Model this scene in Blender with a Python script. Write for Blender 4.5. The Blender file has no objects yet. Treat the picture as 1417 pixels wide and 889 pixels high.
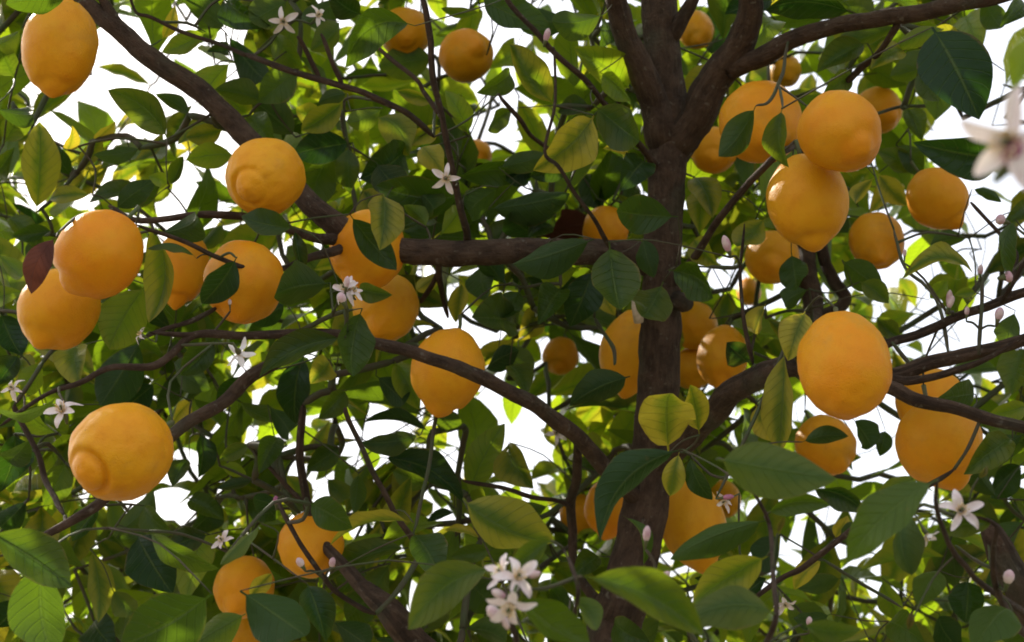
import bpy, math, random
import numpy as np
from mathutils import Vector, Matrix, noise

R = random.Random(7)
rad = math.radians
scene = bpy.context.scene
col = scene.collection

# ------------------------------------------------------------------ camera
W0, H0 = 1417.0, 889.0
F = 1947.0                                   # focal length in photo pixels (about 40 degrees wide)
CAM = Vector((0, 0, 1.35)); PITCH = rad(20)
RIGHT = Vector((1, 0, 0)); FWD = Vector((0, math.cos(PITCH), math.sin(PITCH))); UP = Vector((0, -math.sin(PITCH), math.cos(PITCH)))
cd = bpy.data.cameras.new('camera'); cam = bpy.data.objects.new('camera', cd); col.objects.link(cam)
cam.location = CAM; cam.rotation_euler = (rad(90) + PITCH, 0, 0)
cd.sensor_width = 36; cd.lens = 36 * F / W0; cd.clip_start = 0.02; cd.clip_end = 3000
cd.dof.use_dof = True; cd.dof.focus_distance = 1.32; cd.dof.aperture_fstop = 9.5
scene.camera = cam
scene.render.resolution_x = 1024; scene.render.resolution_y = 642

# ------------------------------------------------------------------ sky, sun, exposure
SUN_AZ, SUN_EL = rad(-43), rad(37)           # left of the view direction, behind the tree
w = bpy.data.worlds.new('World'); scene.world = w; w.use_nodes = True
nt = w.node_tree; bg = nt.nodes['Background']
sky = nt.nodes.new('ShaderNodeTexSky'); sky.sky_type = 'NISHITA'; sky.sun_disc = False
sky.sun_elevation = SUN_EL; sky.sun_rotation = SUN_AZ
sky.air_density = 1.0; sky.dust_density = 6.0; sky.ozone_density = 1.0
veil = nt.nodes.new('ShaderNodeMix'); veil.data_type = 'RGBA'; veil.inputs[0].default_value = 0.62     # thin bright cloud veil over the whole sky
veil.inputs[7].default_value = (6.2, 6.3, 6.6, 1); nt.links.new(sky.outputs[0], veil.inputs[6])
nt.links.new(veil.outputs[2], bg.inputs[0]); bg.inputs[1].default_value = 0.15
scene.cycles.filter_width = 1.8; scene.cycles.max_bounces = 7; scene.cycles.diffuse_bounces = 4; scene.cycles.glossy_bounces = 2; scene.cycles.transmission_bounces = 5
S = Vector((math.sin(SUN_AZ) * math.cos(SUN_EL), math.cos(SUN_AZ) * math.cos(SUN_EL), math.sin(SUN_EL)))
sd = bpy.data.lights.new('sun', 'SUN'); sd.energy = 5.0; sd.angle = rad(0.55); sd.color = (1, 0.93, 0.82)
so = bpy.data.objects.new('sun', sd); col.objects.link(so); so.location = S * 30
so.rotation_euler = S.to_track_quat('Z', 'Y').to_euler()
scene.view_settings.view_transform = 'Standard'; scene.view_settings.look = 'None'
scene.view_settings.exposure = 0.85; scene.view_settings.gamma = 1.0
scene.view_settings.use_curve_mapping = False

def P(x, y, d):
    """photo pixel + distance along the view axis -> world point"""
    return CAM + d * (FWD + RIGHT * ((x - W0 / 2) / F) + UP * ((H0 / 2 - y) / F))
def proj(p):
    v = p - CAM; d = v.dot(FWD)
    return W0 / 2 + F * v.dot(RIGHT) / d, H0 / 2 - F * v.dot(UP) / d, d

# ------------------------------------------------------------------ materials
def mat(name):
    m = bpy.data.materials.new(name); m.use_nodes = True
    n = m.node_tree.nodes; n.clear()
    return m, n, m.node_tree.links
class NB:
    def __init__(s, name):
        s.m, s.n, s.l = mat(name); s.out = s.n.new('ShaderNodeOutputMaterial')
    def new(s, t, **k):
        x = s.n.new(t)
        for a, b in k.items(): setattr(x, a, b)
        return x
    def put(s, sock, v):
        if hasattr(v, 'is_linked') or isinstance(v, bpy.types.NodeSocket): s.l.new(v, sock)
        elif isinstance(v, (tuple, list)) and len(v) == 3 and sock.type == 'RGBA': sock.default_value = (*v, 1)
        else: sock.default_value = v
    def math(s, op, a, b=0.0, c=None, clamp=False):
        x = s.new('ShaderNodeMath', operation=op); x.use_clamp = clamp
        s.put(x.inputs[0], a); s.put(x.inputs[1], b)
        if c is not None: s.put(x.inputs[2], c)
        return x.outputs[0]
    def mix(s, f, a, b, blend='MIX'):
        x = s.new('ShaderNodeMix', data_type='RGBA', blend_type=blend)
        s.put(x.inputs[0], f); s.put(x.inputs[6], a); s.put(x.inputs[7], b)
        return x.outputs[2]
    def noise(s, vec, scale, detail=3, rough=0.55):
        x = s.new('ShaderNodeTexNoise'); s.put(x.inputs['Scale'], scale); x.inputs['Detail'].default_value = detail
        x.inputs['Roughness'].default_value = rough
        if vec is not None: s.l.new(vec, x.inputs['Vector'])
        return x.outputs['Fac']
    def ss(s, v, lo, hi, to0=0.0, to1=1.0):
        x = s.new('ShaderNodeMapRange', interpolation_type='SMOOTHSTEP')
        s.put(x.inputs[0], v); x.inputs[1].default_value = lo; x.inputs[2].default_value = hi
        x.inputs[3].default_value = to0; x.inputs[4].default_value = to1
        return x.outputs[0]
    def bump(s, h, strength, dist):
        x = s.new('ShaderNodeBump'); x.inputs['Strength'].default_value = strength; x.inputs['Distance'].default_value = dist
        s.l.new(h, x.inputs['Height']); return x.outputs[0]

def leaf_material():
    b = NB('citrus_leaf')
    at = b.new('ShaderNodeAttribute', attribute_type='GEOMETRY', attribute_name='tint')
    sep = b.new('ShaderNodeSeparateColor'); b.l.new(at.outputs['Color'], sep.inputs[0])
    ye, li, de = sep.outputs
    uv = b.new('ShaderNodeUVMap'); uv.uv_map = 'UVMap'
    sx = b.new('ShaderNodeSeparateXYZ'); b.l.new(uv.outputs[0], sx.inputs[0])
    geo = b.new('ShaderNodeNewGeometry')
    v = b.math('ABSOLUTE', b.math('SUBTRACT', sx.outputs[0], 0.5))          # 0 midrib .. 0.5 margin
    s = sx.outputs[1]
    mid = b.ss(v, 0.012, 0.035, 1, 0)
    ph = b.math('MULTIPLY', b.math('SUBTRACT', s, b.math('MULTIPLY', v, 0.42)), 9.0)
    lat = b.math('ABSOLUTE', b.math('SUBTRACT', b.math('FRACT', ph), 0.5))   # 0 on the vein
    latm = b.ss(lat, 0.02, 0.10, 1, 0)
    big = b.noise(geo.outputs['Position'], 38, 3); fine = b.noise(geo.outputs['Position'], 260, 3)
    # colour
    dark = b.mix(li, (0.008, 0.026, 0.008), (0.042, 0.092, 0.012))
    near = b.math('ADD', b.math('MULTIPLY', v, 2.0), b.math('MULTIPLY', lat, 0.10))
    patch = b.math('ADD', near, b.math('MULTIPLY', big, 1.15))
    chl = b.math('MULTIPLY', ye, b.ss(patch, 0.62, 1.25), clamp=True)
    chl = b.math('ADD', chl, b.math('MULTIPLY', b.math('POWER', ye, 4), 0.5), clamp=True)
    c = b.mix(chl, dark, (0.34, 0.30, 0.035))
    c = b.mix(b.math('MULTIPLY', b.ss(big, 0.4, 0.75), 0.35), c, b.mix(0.5, c, (0.05, 0.09, 0.02)))
    c = b.mix(b.math('MULTIPLY', mid, 0.32), c, (0.13, 0.17, 0.05))
    c = b.mix(b.math('MULTIPLY', latm, 0.07), c, (0.11, 0.17, 0.05))
    c = b.mix(de, c, b.mix(big, (0.035, 0.012, 0.010), (0.13, 0.045, 0.028)))
    spots = b.ss(b.noise(geo.outputs['Position'], 120, 2), 0.69, 0.75)
    c = b.mix(b.math('MULTIPLY', spots, 0.45), c, (0.10, 0.06, 0.02))
    edge = b.math('MULTIPLY', b.ss(b.math('ADD', v, b.math('MULTIPLY', big, 0.30)), 0.625, 0.66), 0.75)
    c = b.mix(edge, c, (0.13, 0.085, 0.03))
    under = b.mix(0.22, c, (0.060, 0.105, 0.030))
    under = b.mix(de, under, c)
    cc = b.mix(geo.outputs['Backfacing'], c, under)
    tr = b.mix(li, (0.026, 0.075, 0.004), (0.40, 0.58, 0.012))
    tr = b.mix(chl, tr, (0.72, 0.56, 0.03))
    tr = b.mix(b.math('MULTIPLY', b.math('MAXIMUM', mid, b.math('MULTIPLY', latm, 0.5)), 0.4), tr, (0.10, 0.17, 0.012))
    tr = b.mix(de, tr, (0.05, 0.015, 0.008))
    h = b.math('ADD', b.math('MULTIPLY', latm, -0.5), b.math('ADD', b.math('MULTIPLY', big, 1.4), b.math('MULTIPLY', fine, 0.22)))
    h = b.math('ADD', h, b.math('MULTIPLY', mid, -0.8))
    bn = b.bump(h, 0.6, 0.0022)
    pr = b.new('ShaderNodeBsdfPrincipled'); b.put(pr.inputs['Base Color'], cc)
    rg = b.mix(geo.outputs['Backfacing'], (0.24,) * 3, (0.46,) * 3)
    b.put(pr.inputs['Roughness'], b.math('ADD', rg, b.math('MULTIPLY', fine, 0.12)))
    pr.inputs['Specular IOR Level'].default_value = 0.21
    b.l.new(bn, pr.inputs['Normal'])
    tl = b.new('ShaderNodeBsdfTranslucent'); b.put(tl.inputs[0], tr); b.l.new(bn, tl.inputs['Normal'])
    mx = b.new('ShaderNodeMixShader'); mx.inputs[0].default_value = 0.42
    b.l.new(pr.outputs[0], mx.inputs[1]); b.l.new(tl.outputs[0], mx.inputs[2]); b.l.new(mx.outputs[0], b.out.inputs[0])
    return b.m

def lemon_material():
    b = NB('lemon_peel')
    tc = b.new('ShaderNodeTexCoord'); oi = b.new('ShaderNodeObjectInfo')
    ad = b.new('ShaderNodeVectorMath', operation='ADD'); b.l.new(tc.outputs['Object'], ad.inputs[0]); b.l.new(oi.outputs['Location'], ad.inputs[1])
    p = ad.outputs[0]
    big = b.noise(p, 28, 3); mid = b.noise(p, 90, 3); dots = b.noise(p, 330, 2)
    vo = b.new('ShaderNodeTexVoronoi'); vo.inputs['Scale'].default_value = 640; b.l.new(p, vo.inputs['Vector'])
    c = b.mix(b.ss(big, 0.3, 0.7), (0.66, 0.215, 0.004), (0.64, 0.265, 0.006))
    c = b.mix(oi.outputs['Random'], c, b.mix(0.6, c, (0.68, 0.350, 0.012)))
    c = b.mix(b.math('MULTIPLY', b.ss(vo.outputs['Distance'], 0.0, 0.35, 1, 0), 0.18), c, (0.50, 0.17, 0.006))
    c = b.mix(b.math('MULTIPLY', b.ss(mid, 0.45, 0.75), 0.35), c, (0.54, 0.185, 0.006))
    at = b.new('ShaderNodeAttribute', attribute_type='GEOMETRY', attribute_name='nip')
    nip = at.outputs['Fac']
    c = b.mix(b.math('MULTIPLY', nip, 0.35), c, (0.72, 0.25, 0.012))
    sp = b.noise(p, 75, 5, 0.6)
    c = b.mix(b.math('MULTIPLY', b.ss(sp, 0.74, 0.78), 0.7), c, (0.16, 0.06, 0.012))
    sc = b.noise(p, 14, 5, 0.7)
    c = b.mix(b.math('MULTIPLY', b.ss(sc, 0.56, 0.68), 0.38), c, (0.46, 0.20, 0.03))
    h = b.math('ADD', b.math('MULTIPLY', b.ss(vo.outputs['Distance'], 0.0, 0.55), 0.8), b.math('ADD', b.math('MULTIPLY', mid, 1.3), b.math('MULTIPLY', dots, 0.5)))
    pr = b.new('ShaderNodeBsdfPrincipled'); b.put(pr.inputs['Base Color'], c)
    b.put(pr.inputs['Roughness'], b.math('ADD', 0.34, b.math('MULTIPLY', mid, 0.2)))
    pr.inputs['Specular IOR Level'].default_value = 0.17
    b.l.new(b.bump(h, 0.38, 0.0010), pr.inputs['Normal']); b.l.new(pr.outputs[0], b.out.inputs[0])
    return b.m

def bark_material():
    b = NB('bark')
    tc = b.new('ShaderNodeTexCoord')
    mp = b.new('ShaderNodeMapping'); b.l.new(tc.outputs['UV'], mp.inputs[0]); mp.inputs['Scale'].default_value = (1, 1, 1)
    geo = b.new('ShaderNodeNewGeometry'); p = geo.outputs['Position']
    st = b.noise(mp.outputs[0], 75, 5, 0.7); n1 = b.noise(p, 45, 5, 0.65); n2 = b.noise(p, 300, 3)
    c = b.mix(b.ss(n1, 0.3, 0.7), (0.030, 0.017, 0.010), (0.075, 0.044, 0.027))
    c = b.mix(b.math('MULTIPLY', b.ss(st, 0.45, 0.7), 0.5), c, (0.11, 0.075, 0.050))
    c = b.mix(b.math('MULTIPLY', b.ss(b.noise(p, 17, 4), 0.55, 0.7), 0.5), c, (0.060, 0.058, 0.036))
    c = b.mix(b.math('MULTIPLY', b.ss(b.noise(p, 120, 4), 0.62, 0.70), 0.55), c, (0.15, 0.13, 0.10))
    c = b.mix(b.math('MULTIPLY', b.ss(st, 0.42, 0.30), 0.7), c, (0.016, 0.010, 0.007))
    c = b.mix(b.math('MULTIPLY', b.ss(n2, 0.6, 0.8), 0.4), c, (0.02, 0.012, 0.008))
    h = b.math('ADD', b.math('MULTIPLY', st, 1.2), b.math('ADD', n1, b.math('MULTIPLY', n2, 0.35)))
    pr = b.new('ShaderNodeBsdfPrincipled'); b.put(pr.inputs['Base Color'], c); pr.inputs['Roughness'].default_value = 0.85
    pr.inputs['Specular IOR Level'].default_value = 0.25
    b.l.new(b.bump(h, 1.0, 0.0045), pr.inputs['Normal']); b.l.new(pr.outputs[0], b.out.inputs[0])
    return b.m

def simple(name, c1, c2, scale, rough=0.6, sss=0.0, transl=0.0, bump=0.0):
    b = NB(name); geo = b.new('ShaderNodeNewGeometry')
    n = b.noise(geo.outputs['Position'], scale, 4)
    c = b.mix(b.ss(n, 0.3, 0.7), c1, c2)
    pr = b.new('ShaderNodeBsdfPrincipled'); b.put(pr.inputs['Base Color'], c); pr.inputs['Roughness'].default_value = rough
    pr.inputs['Specular IOR Level'].default_value = 0.3
    if bump: b.l.new(b.bump(n, 0.6, bump), pr.inputs['Normal'])
    sh = pr.outputs[0]
    if transl:
        tl = b.new('ShaderNodeBsdfTranslucent'); b.put(tl.inputs[0], c)
        mx = b.new('ShaderNodeMixShader'); mx.inputs[0].default_value = transl
        b.l.new(sh, mx.inputs[1]); b.l.new(tl.outputs[0], mx.inputs[2]); sh = mx.outputs[0]
    b.l.new(sh, b.out.inputs[0]); return b.m

def petal_material():
    b = NB('petal')
    uv = b.new('ShaderNodeUVMap'); uv.uv_map = 'UVMap'; geo = b.new('ShaderNodeNewGeometry')
    n = b.noise(geo.outputs['Position'], 180, 3)
    c = b.mix(b.ss(n, 0.35, 0.7), (0.80, 0.76, 0.72), (0.72, 0.64, 0.62))
    back = b.mix(b.ss(n, 0.3, 0.7), (0.70, 0.56, 0.58), (0.78, 0.70, 0.68))
    c = b.mix(geo.outputs['Backfacing'], c, back)
    pr = b.new('ShaderNodeBsdfPrincipled'); b.put(pr.inputs['Base Color'], c); pr.inputs['Roughness'].default_value = 0.5
    b.l.new(b.bump(n, 0.3, 0.001), pr.inputs['Normal'])
    tl = b.new('ShaderNodeBsdfTranslucent'); tl.inputs[0].default_value = (0.75, 0.68, 0.62, 1)
    mx = b.new('ShaderNodeMixShader'); mx.inputs[0].default_value = 0.3
    b.l.new(pr.outputs[0], mx.inputs[1]); b.l.new(tl.outputs[0], mx.inputs[2]); b.l.new(mx.outputs[0], b.out.inputs[0])
    return b.m

M_LEAF = leaf_material(); M_LEMON = lemon_material(); M_BARK = bark_material(); M_PETAL = petal_material()
M_TWIG = simple('green_twig', (0.045, 0.060, 0.020), (0.060, 0.042, 0.026), 40, 0.7, bump=0.001)
M_STEM = simple('fruit_stem', (0.07, 0.10, 0.03), (0.10, 0.09, 0.04), 120, 0.65, bump=0.001)
M_BUD = simple('bud_skin', (0.55, 0.30, 0.36), (0.74, 0.62, 0.58), 90, 0.5, transl=0.2)
M_BUDP = simple('purple_bud_skin', (0.34, 0.10, 0.20), (0.50, 0.20, 0.28), 90, 0.5, transl=0.15)
M_STAMEN = simple('stamen', (0.80, 0.72, 0.55), (0.80, 0.55, 0.20), 260, 0.6, transl=0.2)
M_WOUND = simple('bare_wood', (0.45, 0.36, 0.27), (0.62, 0.52, 0.42), 160, 0.8, bump=0.003)
M_GROUND = simple('orchard_soil', (0.10, 0.085, 0.05), (0.16, 0.14, 0.09), 0.9, 0.95, bump=0.02)

# ------------------------------------------------------------------ object helpers
def link(name, me, m, parent=None, loc=None):
    o = bpy.data.objects.new(name, me); col.objects.link(o)
    if m: me.materials.append(m)
    if parent is not None: o.parent = parent
    if loc is not None: o.location = loc
    return o
def tag(o, label=None, cat=None, group=None, kind=None):
    if label: o['label'] = label
    if cat: o['category'] = cat
    if group: o['group'] = group
    if kind: o['kind'] = kind
    return o
def mesh(name, V, Fc, uvs=None, tints=None, smooth=True, nip=None):
    me = bpy.data.meshes.new(name); me.from_pydata([tuple(v) for v in V], [], Fc)
    if uvs is not None:
        ul = me.uv_layers.new(name='UVMap')
        idx = np.empty(len(me.loops), dtype=np.int32); me.loops.foreach_get('vertex_index', idx)
        ul.data.foreach_set('uv', np.asarray(uvs, dtype=np.float32)[idx].ravel())
    if tints is not None:
        a = me.attributes.new('tint', 'FLOAT_COLOR', 'POINT')
        t = np.ones((len(V), 4), dtype=np.float32); t[:, :3] = tints
        a.data.foreach_set('color', t.ravel())
    if nip is not None:
        a = me.attributes.new('nip', 'FLOAT', 'POINT'); a.data.foreach_set('value', np.asarray(nip, dtype=np.float32))
    if smooth: me.polygons.foreach_set('use_smooth', [True] * len(me.polygons))
    me.update(); return me

def catmull(pts, n):
    out = []
    k = len(pts)
    for i in range(k - 1):
        p0 = pts[max(i - 1, 0)]; p1 = pts[i]; p2 = pts[i + 1]; p3 = pts[min(i + 2, k - 1)]
        for j in range(n):
            t = j / n
            out.append(0.5 * ((2 * p1) + (p2 - p0) * t + (2 * p0 - 5 * p1 + 4 * p2 - p3) * t * t + (3 * p1 - p0 - 3 * p2 + p3) * t ** 3))
    out.append(pts[-1]); return out

def tube(pts, rads, sides, rough=0.0, knots=False, seed=0, V=None, Fc=None, UV=None, cap=True):
    """tapered tube along pts, added to V/Fc/UV lists"""
    if V is None: V, Fc, UV = [], [], []
    base = len(V); n = len(pts)
    t0 = (pts[1] - pts[0]).normalized()
    ref = Vector((0, 0, 1)) if abs(t0.z) < 0.8 else Vector((1, 0, 0))
    u = t0.cross(ref).normalized(); L = 0.0
    for i in range(n):
        a = pts[max(i - 1, 0)]; c = pts[min(i + 1, n - 1)]
        t = (c - a).normalized() if (c - a).length > 1e-9 else t0
        u = (u - t * u.dot(t)).normalized(); v = t.cross(u)
        if i: L += (pts[i] - pts[i - 1]).length
        for k in range(sides):
            an = 2 * math.pi * k / sides
            dr = u * math.cos(an) + v * math.sin(an)
            r = rads[i]
            if rough:
                q = pts[i] + dr * r
                r *= 1 + rough * (noise.noise(q * 38 + Vector((seed, 0, 0))) + 0.6 * noise.noise(q * 110))
            V.append(pts[i] + dr * r); UV.append((k / sides * 2 * math.pi * max(rads[i], 0.004) * 2.5, L * 0.55))
    for i in range(n - 1):
        for k in range(sides):
            k2 = (k + 1) % sides
            Fc.append((base + i * sides + k, base + i * sides + k2, base + (i + 1) * sides + k2, base + (i + 1) * sides + k))
    if cap:
        Fc.append(tuple(base + k for k in reversed(range(sides))))
        Fc.append(tuple(base + (n - 1) * sides + k for k in range(sides)))
    return V, Fc, UV

# ------------------------------------------------------------------ ground
gv = []; gf = []; NG = 40
for i in range(NG + 1):
    for j in range(NG + 1):
        x = (i / NG * 2 - 1); y = (j / NG * 2 - 1)
        x = math.copysign(abs(x) ** 2.6, x) * 600; y = math.copysign(abs(y) ** 2.6, y) * 600
        gv.append(Vector((x, y, 0.03 * noise.noise(Vector((x * .6, y * .6, 3))) - 0.015)))
for i in range(NG):
    for j in range(NG):
        a = i * (NG + 1) + j; gf.append((a, a + NG + 1, a + NG + 2, a + 1))
tag(link('ground', mesh('ground', gv, gf), M_GROUND), kind='structure')

# ------------------------------------------------------------------ the tree: trunk and limbs
BASE = P(848, 900, 1.58); BASE.z = 0; BASE.x -= 0.02; BASE.y -= 0.02
tree = bpy.data.objects.new('lemon_tree', None); col.objects.link(tree); tree.location = BASE
tag(tree, 'lemon tree with brown forking trunk, long bare limbs and dense glossy green leaves', 'tree')
bpy.context.view_layer.update()
TINV = Matrix.Translation(-BASE)
def tpart(name, V, Fc, UV=None, m=M_BARK, tints=None):
    V = [v - BASE for v in V]
    return link(name, mesh(name, V, Fc, UV, tints), m, tree)

RUN = []
SK = []          # skeleton nodes (point, radius) that twigs may grow from
def limb(name, spec, sides=12, sub=6, rough=0.10, m=M_BARK, label=None, wob=0.0):
    pts = [P(x, y, d) if z is None else z for (x, y, d, _, z) in [(s + (None,))[:5] for s in spec]]
    rr = [s[3] / 2 * s[2] / F for s in spec]
    cp = catmull([Vector((p.x, p.y, p.z)) for p in pts], sub)
    n = len(cp); rs = [float(np.interp(i / sub, range(len(rr)), rr)) for i in range(n)]
    sd_ = len(SK); rs[-1] *= .3; rs[-2] *= .75; rs[0] *= .5; rs[1] *= .85
    if rr[0] * F / spec[0][2] > 12 and name == 'limb':
        for k, fl in enumerate((2.9, 1.65, 1.3, 1.2, 1.12, 1.05)): rs[k] *= fl
    if wob:
        for i in range(1, n - 1):
            q = cp[i]; k = rs[i] * wob
            cp[i] = q + Vector((noise.noise(q * 25), noise.noise(q * 25 + Vector((9, 0, 0))), noise.noise(q * 25 + Vector((0, 9, 0))))) * k
    V, Fc, UV = tube(cp, rs, sides, rough, seed=sd_)
    o = tpart(name, V, Fc, UV, m)
    if label: o['label'] = label
    RUN.append((len(SK), len(SK) + n, rr[0], rr[-1]))
    for i in range(n): SK.append((cp[i].copy(), rs[i]))
    return o

trunk_pts = [(848, 900, 1.58, 76), (862, 830, 1.58, 70), (885, 745, 1.59, 66), (902, 645, 1.6, 63), (911, 540, 1.6, 59), (914, 440, 1.6, 57),
             (917, 350, 1.6, 52), (922, 250, 1.61, 52), (926, 170, 1.62, 56), (918, 90, 1.63, 50), (913, 10, 1.64, 50), (905, -90, 1.66, 42), (895, -260, 1.7, 30), (905, -420, 1.75, 18)]
cp = [BASE + Vector((0, 0, -0.04)), BASE + Vector((0, 0, 0.04)), BASE + Vector((-0.012, 0.0, 0.35)), BASE + Vector((0.01, 0.01, 0.8)), BASE + Vector((0.0, 0.012, 1.2))] + [P(*s[:3]) for s in trunk_pts]
cr = [0.060, 0.048, 0.040, 0.036, 0.033] + [s[3] / 2 * s[2] / F for s in trunk_pts]
c2 = catmull(cp, 8); r2 = [float(np.interp(i / 8, range(len(cr)), cr)) for i in range(len(c2))]
V, Fc, UV = tube(c2, r2, 20, 0.09)
tpart('trunk', V, Fc, UV)
for p, r in zip(c2[40:], r2[40:]): SK.append((p.copy(), r))

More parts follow.
